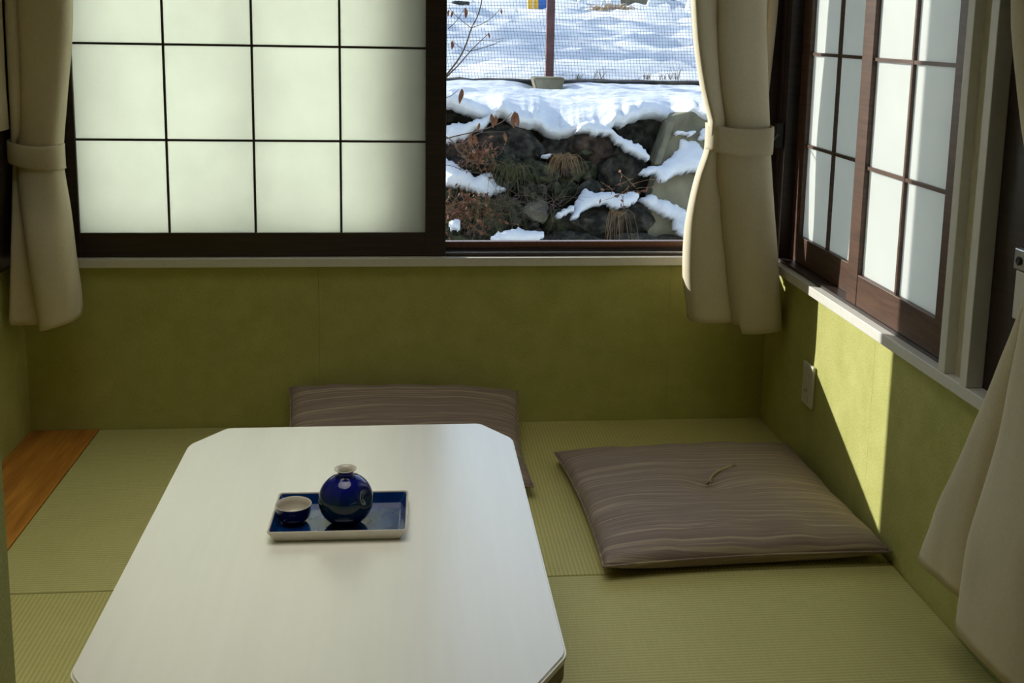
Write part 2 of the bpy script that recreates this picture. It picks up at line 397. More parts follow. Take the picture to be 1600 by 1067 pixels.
# sash latch, just above the near curtain
bm = bmesh.new(); box_into(bm, XR+.001, XR+.013, 1.712, 1.748, .726, .762, .002)
la = obj('latch_plate', bm, M['metal'], w3)
bm = lathe([(0, 0), (.007, 0), (.008, .002), (.005, .004), (0, .003)], 20)
for v in bm.verts: v.co = Vector((XR+.001-v.co.z, 1.731+v.co.x, .742+v.co.y))
obj('latch_screw', bm, M['slot'], la)
box('latch_body', XR+.003, XR+.013, 1.706, 1.742, .64, .7245, M['sill'], w3, .002)

# ------------------------------------------------------------------ tatami mats and board
matlab = {(0, 0): 'green tatami mat at the back left, beside the orange wood board',
          (1, 0): 'green ribbed tatami mat in the back right corner under the striped cushion',
          (0, 1): 'green tatami mat at the front left, with ribs running away from the viewer',
          (1, 1): 'green ribbed tatami mat at the front right below the near curtain'}
XM0, XM1, XM2 = -.849, .09, XR
for i, (a, b) in enumerate(((XM0, XM1), (XM1, XM2))):
    for j, (c, d) in enumerate(((2.10, YB), (1.2, 2.10))):
        mm = M['mat_across'] if (i == j) else M['mat_along']
        bm = bmesh.new(); box_into(bm, a+.0012, b-.0012, c+.0015, d-.0015, -.055, 0, .003)
        o = obj('tatami_mat', bm, mm); tag(o, matlab[(i, j)], 'tatami mat', 'square tatami mats covering the floor')
bd = empty('wooden_board', (-.94, 2, 0)); tag(bd, 'orange varnished wood board along the left wall beside the mats', 'board')
for k in range(3):
    a = XL+.001+k*.06
    box('plank', a, a+.0597, 1.1, YB-.001, -.05, .0005, M['boardwood'], bd, .0004)

# ------------------------------------------------------------------ outlet plate
op = empty('wall_plate', (XR, 2.628, .222)); tag(op, 'ivory wall socket plate on the right wall beside the sunlit patch', 'socket')
box('cover', XR-.009, XR-.0002, 2.592, 2.664, .168, .279, M['plastic'], op, .003)
box('insert', XR-.0115, XR-.007, 2.615, 2.641, .180, .266, M['plastic'], op, .001)
bm = bmesh.new()
for zz in (.205,):
    box_into(bm, XR-.0122, XR-.0110, 2.621, 2.623, zz, zz+.009); box_into(bm, XR-.0122, XR-.0110, 2.633, 2.635, zz, zz+.007)
obj('slot', bm, M['slot'], op)

# ------------------------------------------------------------------ curtains
def curtain_sheet(name, axis, d0, zlist, Lf, Rf, lobes, hem, depth, m, parent, nseg=26, flip=1, dfun=None, ov=.0, pw=2.4, sk=0, dip=1):
    """cloth with big folds. u runs along the wall between Lf(z) and Rf(z); lobes: fold boundaries 0..1 as functions of z"""
    bm = bmesh.new(); rows = []
    for z in zlist:
        row = []
        Lz, Rz = Lf(z), Rf(z); bs = lobes(z)
        for i, (a, b, A) in enumerate(zip(bs, bs[1:], depth(z))):
            if i: a -= ov*smoothstep(0, .1, 1-a)
            for k in range(nseg+1):
                t = -1+2*k/nseg
                s = a+(b-a)*(.5+.5*math.sin(t*PI/2)*(.96)/.96)
                tp = t+sk*(1-t*t) if i < len(bs)-2 else t-.2*(1-t*t)*(sk > 0)
                prof = math.sqrt(max(0, 1-(abs(tp)**pw)))
                u = Lz+(Rz-Lz)*s
                wob = noise.noise(Vector((u*9+i*3, z*2.6, d0*5)))*.006 + noise.noise(Vector((u*30, z*9, 2)))*.0015
                dd = d0-flip*(A*prof) + wob
                zz = z
                if z <= zlist[-1]+1e-6: zz = hem(s)
                elif z < zlist[-1]+.14:
                    q = (zlist[-1]+.14-z)/.14; zz = z+(hem(s)-zlist[-1])*q
                if 0 < i: dd += dip*.08*math.exp(-(1+t)/.07)
                if i < len(bs)-2: dd += dip*.07*math.exp(-(1-t)/.10)
                if dfun:
                    sh_ = dfun(s, z); kk = (2.92+sh_)/2.92; u *= kk; dd += sh_; zz = EYE+(zz-EYE)*kk
                row.append(bm.verts.new((u, dd, zz) if axis == 'x' else (dd, u, zz)))
        rows.append(row)
    for A, B in zip(rows, rows[1:]):
        for k in range(len(A)-1): bm.faces.new((A[k], A[k+1], B[k+1], B[k]))
    o = obj(name, bm, m, parent, smooth=True)
    md = o.modifiers.new('thick', 'SOLIDIFY'); md.thickness = .0025; md.offset = 0
    return o
def zs_(a, b, n): return [a+(b-a)*i/n for i in range(n+1)]
def band(name, axis, u0, u1, z0, z1, za0, za1, d0, A, m, parent, n=28):
    """tieback band wrapping the gathered cloth; z0/z1 bottom edge left/right, za top edge"""
    bm = bmesh.new(); R = []
    for k in range(n+1):
        t = -1+2*k/n; s = .5+.5*math.sin(t*PI/2)
        u = u0+(u1-u0)*s; d = d0-A*math.sqrt(max(0, 1-abs(t)**2.6))
        sag = .008*math.sin(PI*s)
        col = []
        for q in (0, .12, .88, 1):
            z = (z0+(z1-z0)*s)*(1-q)+(za0+(za1-za0)*s)*q-sag
            dd = d-(.002 if q in (0, 1) else .005)
            col.append(bm.verts.new((u, dd, z) if axis == 'x' else (dd, u, z)))
        R.append(col)
    for P, Q in zip(R, R[1:]):
        for k in range(3): bm.faces.new((P[k], Q[k], Q[k+1], P[k+1]))
    o = obj(name, bm, m, parent, smooth=True)
    md = o.modifiers.new('thick', 'SOLIDIFY'); md.thickness = .004; md.offset = 0
    return o
def hemline(name, axis, pts, parent):
    bm = bmesh.new(); tube_into(bm, pts, .0012, n=5); return obj(name, bm, M['curtain'], parent)

# centre curtain, right of the clear pane
cc = empty('curtain', (.9, 2.91, .3)); tag(cc, 'beige tied-back curtain in the corner right of the snowy window view', 'curtain', 'beige tied-back curtains')
CL = [(.30, .786), (.34, .783), (.42, .770), (.50, .766), (.58, .768), (.644, .776), (.72, .792), (.79, .813), (.83, .819), (.875, .821), (.93, .804), (.98, .791), (1.08, .772), (1.2, .758), (1.4, .745), (1.75, .73)]
CR = [(.30, 1.045), (.4, 1.034), (.5, 1.022), (.65, 1.004), (.787, .988), (.83, .984), (.87, .980), (1.0, .968), (1.2, .952), (1.75, .94)]
def csh(s, z):
    q = smoothstep(.55, .95, z); return (-.045-.032*s)*(1-q)+(-.125+.085*s)*q
def clob(z):
    if z > .84: return (0, interp([(.84, .30), (1.2, .38), (1.75, .38)], z), 1)
    return (0, interp([(.3, .545), (.5, .50), (.65, .42), (.79, .20), (.84, .28)], z), 1)
curtain_sheet('cloth', 'x', 2.955, zs_(1.98, .83, 26)+zs_(.82, .31, 30), lambda z: sinterp(CL, z), lambda z: sinterp(CR, z), clob,
              lambda s: .318-.022*s if s < .53 else .285+.012*(s-.53)*2, lambda z: (.045+.012*smoothstep(.75, .4, z), .070+.012*smoothstep(.75, .4, z)), M['curtain'], cc, dfun=csh, ov=.07, pw=2.3, sk=.42)
kb = (2.92-.09)/2.92
band('tieback', 'x', .812*kb, .992*kb, EYE+(.797-EYE)*kb, EYE+(.787-EYE)*kb, EYE+(.868-EYE)*kb, EYE+(.862-EYE)*kb, 2.948-.09, .066, M['curtain'], cc)
# hook for the tieback
bm = bmesh.new(); tube_into(bm, [(.966, 2.87, .832), (.985, 2.885, .828), (1.006, 2.91, .838), (1.02, 2.94, .84)], .0022, n=8)
hk = obj('tieback_hook', bm, M['metal'], cc, True)
box('hook_plate', 1.008, 1.0285, 2.935, 2.953, .80, .868, M['slot'], cc, .002)
# curtain of the right window, seen edge-on behind the centre one
ce = empty('curtain', (.99, 2.9, .3)); tag(ce, 'narrow dark edge of a curtain behind the centre curtain, by the corner post', 'curtain', 'beige tied-back curtains')
curtain_sheet('cloth', 'x', 2.975, zs_(1.98, .487, 32), lambda z: interp([(.487, .87), (.56, .88), (.66, .93), (.8, .95)], z), lambda z: sinterp([(.5, .965), (.8, .982), (1.0, .994), (1.2, 1.004), (1.75, 1.01)], z),  # low end widened to block sun leaking behind the centre curtain
              lambda z: (0, .5, 1), lambda s: .487, lambda z: (.012, .012), M['curtain'], ce, 8, dip=0)
# left curtain
lc = empty('curtain', (-.95, 2.91, .3)); tag(lc, 'beige tied-back curtain at the left edge, beside the white paper panel', 'curtain', 'beige tied-back curtains')
LL = [(.30, -1.05), (.5, -1.035), (.75, -1.014), (.80, -1.008), (.9, -1.005), (1.16, -1.004), (1.75, -1.0)]
LR = [(.30, -.868), (.343, -.864), (.42, -.866), (.507, -.873), (.62, -.880), (.729, -.892), (.78, -.892), (.82, -.888), (.95, -.872), (1.05, -.858), (1.165, -.850), (1.4, -.845), (1.75, -.84)]
def llob(z):
    if z > .79: return (0, .22, 1)
    return (0, interp([(.3, .52), (.5, .36), (.65, .22), (.79, .12)], z), 1)
curtain_sheet('cloth', 'x', 2.955, zs_(1.98, .79, 26)+zs_(.78, .31, 28), lambda z: sinterp(LL, z), lambda z: sinterp(LR, z), llob,
              lambda s: .318 if s < .5 else .310+.03*abs(s-.5)*2, lambda z: (.022 if z < .79 else .05, .062+.012*smoothstep(.75, .4, z)), M['curtain'], lc, dfun=lambda s, z: (-.10+.06*s)*smoothstep(.8, .5, z), ov=.06, pw=2.4, sk=.2)
band('tieback', 'x', -1.016, -.886, .757, .735, .812, .800, 2.948, .064, M['curtain'], lc)
le = empty('curtain', (-1.01, 2.7, .5)); tag(le, 'dim fold of curtain on the left wall, above and behind the left curtain', 'curtain', 'beige tied-back curtains')
curtain_sheet('cloth', 'y', -1.008, zs_(1.98, .84, 20), lambda z: 2.60, lambda z: 2.90, lambda z: (0, .35, .7, 1), lambda s: .84, lambda z: (-.006, -.006, -.005), M['curtain'], le, 10, dip=0)

# near right curtain on the right wall
rc = empty('curtain', (.93, 1.5, .2)); tag(rc, 'large near beige curtain at the right edge, tied back and flaring to its hem', 'curtain', 'beige tied-back curtains')
# u = y ; from far edge R (large y) to near edge
NF = [(.19, 1.788), (.25, 1.765), (.326, 1.737), (.43, 1.680), (.514, 1.638), (.614, 1.594), (.70, 1.553), (.745, 1.53), (.80, 1.515), (.87, 1.535), (.95, 1.575), (1.05, 1.62), (1.18, 1.660), (1.75, 1.68)]
NN = [(.19, 1.08), (.5, 1.20), (.745, 1.36), (.80, 1.36), (1.0, 1.22), (1.75, 1.1)]
def nlob(z):
    return (0, .30, interp([(.19, .735), (.514, .80), (.745, .86), (1.75, .84)], z), 1)
curtain_sheet('cloth', 'y', .975, zs_(1.98, .78, 24)+zs_(.77, .19, 36), lambda z: sinterp(NN, z), lambda z: sinterp(NF, z), nlob,
              lambda s: .185+.02*(1-s) if s > .735 else .168+.05*(.735-s), lambda z: (.05, .075+.03*smoothstep(.7, .2, z), .050+.015*smoothstep(.7, .2, z)), M['curtain'], rc, 30)
band('tieback', 'y', 1.33, 1.49, .745, .765, .815, .83, .955, .062, M['curtain'], rc)

# curtain rods
for nm, pts, lb in (('curtain_rod', [(-1.02, 2.95, 2.0), (1.02, 2.95, 2.0)], 'dark curtain rod above the back window'),
                    ('curtain_rod', [(.975, .8, 2.0), (.975, 2.9, 2.0)], 'dark curtain rod above the right windows')):
    bm = bmesh.new(); tube_into(bm, pts, .011, n=12); o = obj(nm, bm, M['darkwood'], None, True); tag(o, lb, 'curtain rod')

# ------------------------------------------------------------------ table
TZ = .33
tb = empty('low_table', (-.107, 1.65, 0)); tag(tb, 'low white-topped table with clipped corners standing on the tatami', 'table')
x0, x1, y0, y1 = -.412, .203, 1.195, 2.112; cx_, cy_ = .058, .085
oct_ = [(x0+cx_, y0), (x1-cx_, y0), (x1, y0+cy_), (x1, y1-cy_), (x1-cx_, y1), (x0+cx_, y1), (x0, y1-cy_), (x0, y0+cy_)]
def round_poly(poly, r=.012, n=5):
    out = []; N = len(poly)
    for i, p in enumerate(poly):
        p = Vector(p); a = (Vector(poly[i-1])-p).normalized(); b = (Vector(poly[(i+1) % N])-p).normalized()
        for k in range(n+1):
            t = k/n; out.append((p+a*r)*(1-t)**2+p*2*t*(1-t)+(p+b*r)*t*t)
    return out
def slab(poly, z0, z1, bev, m, name, parent):
    bm = bmesh.new(); vs = [bm.verts.new((p[0], p[1], z1)) for p in poly]; f = bm.faces.new(vs)
    r = bmesh.ops.extrude_face_region(bm, geom=[f]); 
    for v in r['geom']:
        if isinstance(v, bmesh.types.BMVert): v.co.z = z0
    es = [e for e in bm.edges if abs(e.verts[0].co.z-e.verts[1].co.z) < 1e-6 and e.verts[0].co.z > (z0+z1)/2]
    if bev: bmesh.ops.bevel(bm, geom=es, offset=bev, segments=3, affect='EDGES')
    return obj(name, bm, m, parent)
po = round_poly(oct_)
slab(po, TZ-.010, TZ, .003, M['table'], 'tabletop', tb)
slab([Vector(p)*1 for p in round_poly([(a+(.002 if a < -.1 else -.002), b+(.002 if b < 1.6 else -.002)) for a, b in oct_])], TZ-.036, TZ-.0101, 0, M['tableedge'], 'edge_band', tb)
inset = .055
bm = bmesh.new()
for a, b, c, d in ((x0+inset+.03, x1-inset-.03, y0+inset, y0+inset+.02), (x0+inset+.03, x1-inset-.03, y1-inset-.02, y1-inset),
                   (x0+inset, x0+inset+.02, y0+inset+.03, y1-inset-.03), (x1-inset-.02, x1-inset, y0+inset+.03, y1-inset-.03)):
    box_into(bm, a, b, c, d, TZ-.085, TZ-.036, .001)
obj('apron', bm, M['tableedge'], tb)
for a in (x0+inset+.02, x1-inset-.02):
    for b in (y0+inset+.02, y1-inset-.02):
        bm = bmesh.new(); bmesh.ops.create_cube(bm, size=1)
        for v in bm.verts:
            k = .05 if v.co.z > 0 else .036
            v.co = Vector((a+v.co.x*k, b+v.co.y*k, (TZ-.036)/2+v.co.z*(TZ-.036)))
        bmesh.ops.bevel(bm, geom=bm.edges[:], offset=.003, segments=2, affect='EDGES')
        obj('leg', bm, M['tableedge'], tb)

# ------------------------------------------------------------------ tray, bottle, cup
tr = empty('serving_tray', (-.107, 1.678, TZ), math.radians(-1)); tag(tr, 'small rectangular blue glazed tray with white rim on the table', 'tray')
def rrect(hx, hy, r, n=6):
    pts = []
    for cx, cy, a0 in ((hx-r, hy-r, 0), (-hx+r, hy-r, 90), (-hx+r, -hy+r, 180), (hx-r, -hy+r, 270)):
        for k in range(n+1):
            a = math.radians(a0+90*k/n); pts.append((cx+r*math.cos(a), cy+r*math.sin(a)))
    return pts
def loft(rings, cap0=True, cap1=True):
    bm = bmesh.new(); R = [[bm.verts.new(p) for p in ring] for ring in rings]
    for A, B in zip(R, R[1:]):
        n = len(A)
        for k in range(n): bm.faces.new((A[k], A[(k+1) % n], B[(k+1) % n], B[k]))
    if cap0: bm.faces.new(R[0][::-1])
    if cap1: bm.faces.new(R[-1])
    return bm
def rr(hx, hy, r, z): return [(x, y, z) for x, y in rrect(hx, hy, r)]
HX, HY = .107, .074
o = obj('body', loft([rr(HX-.012, HY-.012, .004, .0005), rr(HX-.010, HY-.010, .005, .0008), rr(HX, HY, .006, .0185), rr(HX-.0008, HY-.0008, .006, .0198), rr(HX-.0026, HY-.0026, .005, .0198), rr(HX-.0032, HY-.0032, .005, .0188), rr(HX-.012, HY-.012, .004, .0035)], True, True), M['porcelain'], tr, True, local=True)
o.data.polygons[len(o.data.polygons)-1].use_smooth = False
gz = obj('glaze', loft([rr(HX-.0036, HY-.0036, .005, .0183), rr(HX-.0118, HY-.0118, .005, .0048), rr(HX-.014, HY-.014, .004, .0042)], False, True), M['trayglaze'], tr, False, local=True)
for p in o.data.polygons: p.use_smooth = False

bx, by = -.098, 1.668
bt = empty('sake_bottle', (bx, by, TZ+.0042), math.radians(0)); tag(bt, 'round dark blue glazed sake bottle with a dimple, standing on the tray', 'bottle')
R0 = .0435; zc = .0395
prof = [(0, 0), (.018, 0), (.020, .001), (.022, .0045)]
for k in range(1, 22):
    a = -68+(68+70)*k/21; a = math.radians(a)
    prof.append((R0*math.cos(a), zc+R0*math.sin(a)*.97))
neck = [(.0128, .0802), (.0120, .0822), (.0120, .0845), (.0132, .0868), (.0160, .0888), (.0169, .0896)]
bm = lathe(prof[:-1]+neck, 64)
dc = Vector((.031, -.026, .050)).normalized()
for v in bm.verts:          # thumb dimple pressed in the side
    d = v.co-Vector((0, 0, zc))
    if d.length > .02 and v.co.z < .08:
        c_ = Vector((.80, -.52, .28)).normalized(); ang = d.normalized().angle(c_)
        if ang < .46: v.co -= d.normalized()*.0095*(.5+.5*math.cos(PI*ang/.46))
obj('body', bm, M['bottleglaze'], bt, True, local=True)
obj('mouth_rim', lathe([(.0166, .0894), (.0174, .0900), (.0173, .0908), (.0160, .0907), (.0122, .0880), (.0098, .0840), (.0095, .076), (.012, .070), (0, .068)], 48), M['porcelain'], bt, True, local=True)
cu = empty('sake_cup', (-.181, 1.676, TZ+.0042)); tag(cu, 'small dark blue sake cup with cream inside, left of the bottle on the tray', 'cup')
obj('body', lathe([(0, .0), (.014, .0), (.0148, .001), (.015, .0035), (.0215, .0055), (.0255, .011), (.0272, .019), (.0280, .0288)], 56), M['cobalt'], cu, True, local=True)
obj('lining', lathe([(.0277, .0285), (.0288, .0295), (.0284, .0303), (.0272, .0300), (.0264, .021), (.0245, .012), (.019, .007), (0, .0055)], 56), M['porcelain'], cu, True, local=True)

# ------------------------------------------------------------------ cushions
def cushion(corners, T, seed, zb, label, tuft=True, lift=None):
    """corners: FL FR BR BL (x, y). thickness T"""
    cx = sum(c[0] for c in corners)/4; cyy = sum(c[1] for c in corners)/4
    root = empty('floor_cushion', (cx, cyy, 0)); tag(root, label, 'cushion', 'brown striped floor cushions')
    N = 64
    bm = bmesh.new(); top = []; bot = []
    for j in range(N+1):
        rt = []; rb = []
        for i in range(N+1):
            u = -1+2*i/N; v = -1+2*j/N
            # cushion edges bow slightly inwards between the corner tips
            pu = u*(1-.045*(1-v*v)*abs(u)**3); pv = v*(1-.05*(1-u*u)*abs(v)**3)
            a, b = (pu+1)/2, (pv+1)/2
            P = [corners[k] for k in range(4)]
            x = (P[0][0]*(1-a)+P[1][0]*a)*(1-b)+(P[3][0]*(1-a)+P[2][0]*a)*b
            y = (P[0][1]*(1-a)+P[1][1]*a)*(1-b)+(P[3][1]*(1-a)+P[2][1]*a)*b
            e = (1-abs(u)**3.2)*(1-abs(v)**3.2); h = max(0, e)**.42
            edge = max(abs(u), abs(v))
            q = Vector((x*7+seed, y*7, seed))
            wr = noise.noise(q)*.006*h
            # puckers running in from the seam
            for (du, dv, s, ph) in ((1-abs(v), u, 1, 0), (1-abs(u), v, 1, 3)):
                wr += .0055*math.exp(-du*5)*math.sin(dv*13+ph+seed+2*noise.noise(Vector((dv*4, seed, 1))))*h
            if tuft: wr -= .012*math.exp(-((u*.9)**2+(v*.9)**2)/.012)+.006*math.exp(-(u*u+v*v)/.08)
            zt = zb+T*.40+T*.60*h+wr; zl = zb+T*.42-T*.42*min(1, h*1.7)
            if lift: zt += lift(u, v); zl += lift(u, v)
            rt.append(bm.verts.new((x-cx, y-cyy, zt)))
            rb.append(rt[-1] if (i in (0, N) or j in (0, N)) else bm.verts.new((x-cx, y-cyy, zl)))
        top.append(rt); bot.append(rb)
    for j in range(N):
        for i in range(N):
            bm.faces.new((top[j][i], top[j][i+1], top[j+1][i+1], top[j+1][i]))
            f = []
            for q in (bot[j][i], bot[j+1][i], bot[j+1][i+1], bot[j][i+1]):
                if q not in f: f.append(q)
            try: bm.faces.new(f)
            except ValueError: pass
    sm = [(v.co.copy()) for v in top[0]]+[top[j][N].co.copy() for j in range(1, N+1)]+[top[N][i].co.copy() for i in range(N-1, -1, -1)]+[top[j][0].co.copy() for j in range(N-1, 0, -1)]
    o = obj('cover', bm, M['cushion'], root, True, local=True)
    bm = bmesh.new(); tube_into(bm, sm+[sm[0]], .0022, n=6); obj('seam', bm, M['cushion'], root, True, local=True)
    return root, T
def ztop(T, zb): return zb+T
rt, T = cushion([(.398, 2.068), (1.022, 2.092), (1.008, 2.705), (.377, 2.68)], .078, 3.1, .002,
                'brown striped floor cushion lying flat on the tatami beside the right wall')
# tuft cord
cz = .068
bm = bmesh.new()
tube_into(bm, [(.0, 0, cz-.002), (.006, .008, cz+.004), (.018, .026, cz+.009), (.036, .044, cz+.011), (.056, .058, cz+.011), (.076, .070, cz+.012)], .0030, .0032, 8)
for k in range(7):
    tube_into(bm, [(.074, .069, cz+.012), (.090+random.uniform(-.004, .006), .074+random.uniform(-.010, .010), cz+.013+random.uniform(-.002, .005))], .0009, .0005, 4)
tube_into(bm, [(-.006, -.004, cz+.0), (.004, .003, cz+.005), (.01, -.004, cz+.003)], .0025, n=8)
obj('tuft_cord', bm, M['cord'], rt, True, local=True)
cushion([(-.305, 2.462), (.300, 2.472), (.310, 2.965), (-.328, 2.985)], .078, 8.3, .002,
        'brown striped floor cushion behind the table, leaning up against the back wall',
        lift=lambda u, v: .075*smoothstep(-.2, 1, v)*(1-.10*u))

# ================================================================== OUTSIDE
def nz(x, y, s=1): return noise.noise(Vector((x*s, y*s, 4.2)))
# ground below the house and in front of the rock wall
bm = bmesh.new(); n = 40
G = [[bm.verts.new((-6+14*i/n, 3.15+3.0*j/12, -.55+.05*nz(i*.3, j*.5)+.25*smoothstep(6, 12, j))) for i in range(n+1)] for j in range(13)]
for j in range(12):
    for i in range(n): bm.faces.new((G[j][i], G[j][i+1], G[j+1][i+1], G[j+1][i]))
o = obj('snow_strip', bm, M['snow'], None, True); tag(o, 'strip of snow on the ground between the house and the rock wall', 'snow', kind='stuff')

# earth bank behind the stones
def bank_y(x, z): return 6.25+.45*smoothstep(-.5, .8, z)+.5*max(0, z)
bm = bmesh.new(); nx, nzz = 120, 46
G = []
for j in range(nzz+1):
    row = []
    z = -.6+1.20*j/nzz
    for i in range(nx+1):
        x = -5+12*i/nx
        y = bank_y(x, z)+.12*noise.noise(Vector((x*2, z*3, 1)))+.06*noise.noise(Vector((x*7, z*8, 5)))
        row.append(bm.verts.new((x, y, z)))
    G.append(row)
for j in range(nzz):
    for i in range(nx): bm.faces.new((G[j][i], G[j][i+1], G[j+1][i+1], G[j+1][i]))
o = obj('earth_bank', bm, M['earth'], None, True); tag(o, 'dark mossy earth bank showing between the stones under the snow', 'earth', kind='stuff')

# snow shelf on top of the bank up to the fence, ending in an irregular lip
LIP = [(560, 175), (640, 170), (698, 161), (720, 167), (742, 176), (762, 184), (775, 181), (788, 176), (803, 188), (820, 194), (842, 195), (857, 208), (882, 211), (900, 206), (920, 204), (935, 206), (950, 203), (957, 196), (962, 190), (975, 192), (990, 184), (1010, 179), (1028, 180), (1042, 187), (1056, 190), (1070, 182), (1082, 176), (1100, 180), (1125, 183), (1200, 182), (1300, 186)]
bm = bmesh.new(); rows = []
cols = [560+740*i/260 for i in range(261)]
prof = [(.16, -.050), (.05, -.030), (.0, 0.0), (-.012, .022), (.01, .045), (.06, .062)]
FY, FZ = 8.5, .70
for px in cols:
    py = sinterp(LIP, px)+2.4*noise.noise(Vector((px*.09, 1, 1)))+2.2*noise.noise(Vector((px*.31, 5, 1)))
    L = at(px, py, 6.35+.25*noise.noise(Vector((px*.012, 2, 0))))
    col = [bm.verts.new((L.x, L.y+a, L.z+b)) for a, b in prof]
    y0_, z0_ = L.y+.06, L.z+.062
    x_end = at(px, 125, FY).x
    for k in range(1, 91):
        t = k/90
        x = L.x+(x_end-L.x)*t; y = y0_+(FY+.15-y0_)*t
        z = .625+(FZ-.625)*t+(z0_-.625)*math.exp(-t/.11)+.035*math.exp(-((t-.22)/.16)**2)*(1+nz(x, 0, 2.2))
        z -= .085*math.exp(-((x-1.03)/.17)**2-((y-8.28)/.20)**2)
        z += (.030*nz(x*.7, y*1.6, 1.3)+.022*nz(x*.6+7, y*1.5, 3.0)+.018*nz(x*.7, y*1.3+3, 7)+.008*nz(x, y+3, 16))*math.sin(PI*min(1, t*1.02))**.5 if t < .97 else 0
        col.append(bm.verts.new((x, y, z)))
    rows.append(col)
for A, B in zip(rows, rows[1:]):
    for k in range(len(A)-1): bm.faces.new((A[k], B[k], B[k+1], A[k+1]))
o = obj('snow_shelf', bm, M['snow'], None, True); tag(o, 'thick sunlit snow lying on top of the rock wall below the fence', 'snow', kind='stuff')

# snow field beyond the fence
bm = bmesh.new(); G = []; nj = 110; ni = 130
for j in range(nj+1):
    t = j/nj; y = 8.66+46*t**2; row = []
    for i in range(ni+1):
        s = -1+2*i/ni; x = 1+s*(4+.9*y)
        z = .69+.055*(y-8.66) if y < 24 else .69+.055*15.34+.03*(y-24)
        amp = .5+y*.06
        z += (.10*nz(x, y, .9)+.13*nz(x*.7, y+5, 2.3)+.05*nz(x+3, y, .35)+.07*nz(x+3, y, 5))*amp*smoothstep(8.6, 9.4, y)
        row.append(bm.verts.new((x, y, z)))
    G.append(row)
for j in range(nj):
    for i in range(ni): bm.faces.new((G[j][i], G[j][i+1], G[j+1][i+1], G[j+1][i]))
o = obj('snow_field', bm, M['snow'], None, True); tag(o, 'wide snow-covered field beyond the netting fence', 'snow', kind='stuff')
# dirt, dead grass and painted-in shadow line at the foot of the fence
bm = bmesh.new(); R = []
for i in range(121):
    x = -4+12*i/120
    R.append([bm.verts.new((x, 8.44+.03*nz(x, 1, 3), .665)), bm.verts.new((x, 8.47, .70+.012*nz(x, 2, 9))), bm.verts.new((x, 8.60, .715+.012*nz(x, 4, 9))), bm.verts.new((x, 8.68, .67))])
for A, B in zip(R, R[1:]):
    for k in range(3): bm.faces.new((A[k], B[k], B[k+1], A[k+1]))
o = obj('soil_and_shadow', bm, M['earth'], None, True); tag(o, 'thin dark line of bare soil and painted shadow at the foot of the netting fence', 'soil', kind='stuff')

# fence: post, footing, net
fp = empty('netting_fence', (1.1, 8.55, .7)); tag(fp, 'netting fence with a maroon post between the rock wall and the snow field', 'fence')
bm = bmesh.new()
for px in (858,):
    b = at(px, 125, 8.55); box_into(bm, b.x-.031, b.x+.031, 8.52, 8.58, .60, 2.4, .004)
obj('post', bm, M['postpaint'], fp)
for off in (-3.1, 3.1):
    box('post', b.x+off-.031, b.x+off+.031, 8.52, 8.58, .6, 2.4, M['postpaint'], fp, .004)
bm = bmesh.new(); pitch = .0245; x_a, x_b = -1.2, 4.6; z_a, z_b = .71, 1.75
k = 0; x = x_a
while x < x_b:
    pts = []
    for q in range(15):
        z = z_a+(z_b-z_a)*q/14
        pts.append((x-.14*(z-z_a)+.010*nz(x, z, 3), 8.50+.02*nz(x, z, 2), z+.0))
    tube_into(bm, pts, 0.0012, n=3); x += pitch
z = z_a
while z < z_b:
    pts = []
    for q in range(61):
        xx = x_a+(x_b-x_a)*q/60
        pts.append((xx, 8.50+.02*nz(xx, z, 2), z+.012*nz(xx, z, 1.3)-.012*abs(math.sin((xx-b.x)*PI/3.1))+.0))
    tube_into(bm, pts, 0.0012, n=3); z += pitch
tag(obj('net', bm, M['net'], fp), kind='stuff')
bm = bmesh.new(); tube_into(bm, [(x_a, 8.5, z_a+.002), (1.1, 8.5, z_a-.006), (x_b, 8.5, z_a)], .006, n=6); tube_into(bm, [(x_a, 8.5, z_b), (x_b, 8.5, z_b)], .006, n=6)
obj('rope', bm, M['net'], fp, True)
bm = bmesh.new(); c0 = at(856, 131, 8.28)
bmesh.ops.create_cube(bm, size=1)
for v in bm.verts:
    k = 1 if v.co.z > 0 else .72
    v.co = Vector((c0.x+v.co.x*.245*k, c0.y+.03+v.co.y*.22, c0.z-.01+v.co.z*.12))
bmesh.ops.bevel(bm, geom=bm.edges[:], offset=.01, segments=2, affect='EDGES')
obj('concrete_footing', bm, M['concrete'], fp)

# stones
def boulder(name, c, rx, ry, rz, seed, m, parent=None, cuts=12, sub=4):
    rnd = random.Random(seed); bm = bmesh.new(); bmesh.ops.create_icosphere(bm, subdivisions=sub, radius=1)
    planes = []
    for _ in range(cuts):
        d = Vector((rnd.gauss(0, 1), rnd.gauss(0, 1), rnd.gauss(0, 1))).normalized(); planes.append((d, rnd.uniform(.62, .85)))
    for v in bm.verts:
        p = v.co.copy()
        for d, k in planes:
            s = p.dot(d)
            if s > k: p -= d*(s-k)*.92
        p *= 1+.16*noise.noise(p*1.7+Vector((seed, 0, 0)))+.07*noise.noise(p*4+Vector((seed, 3, 0)))+.05*abs(noise.noise(p*9+Vector((seed, 3, 0))))
        v.co = Vector((c[0]+p.x*rx*1.12, c[1]+p.y*ry*1.12, c[2]+p.z*rz*1.12))
    return obj(name, bm, m, parent, False)
rw = empty('rock_wall', (.8, 6.3, 0)); tag(rw, 'dark rough wall of stacked mossy boulders below the snow', 'rock wall')
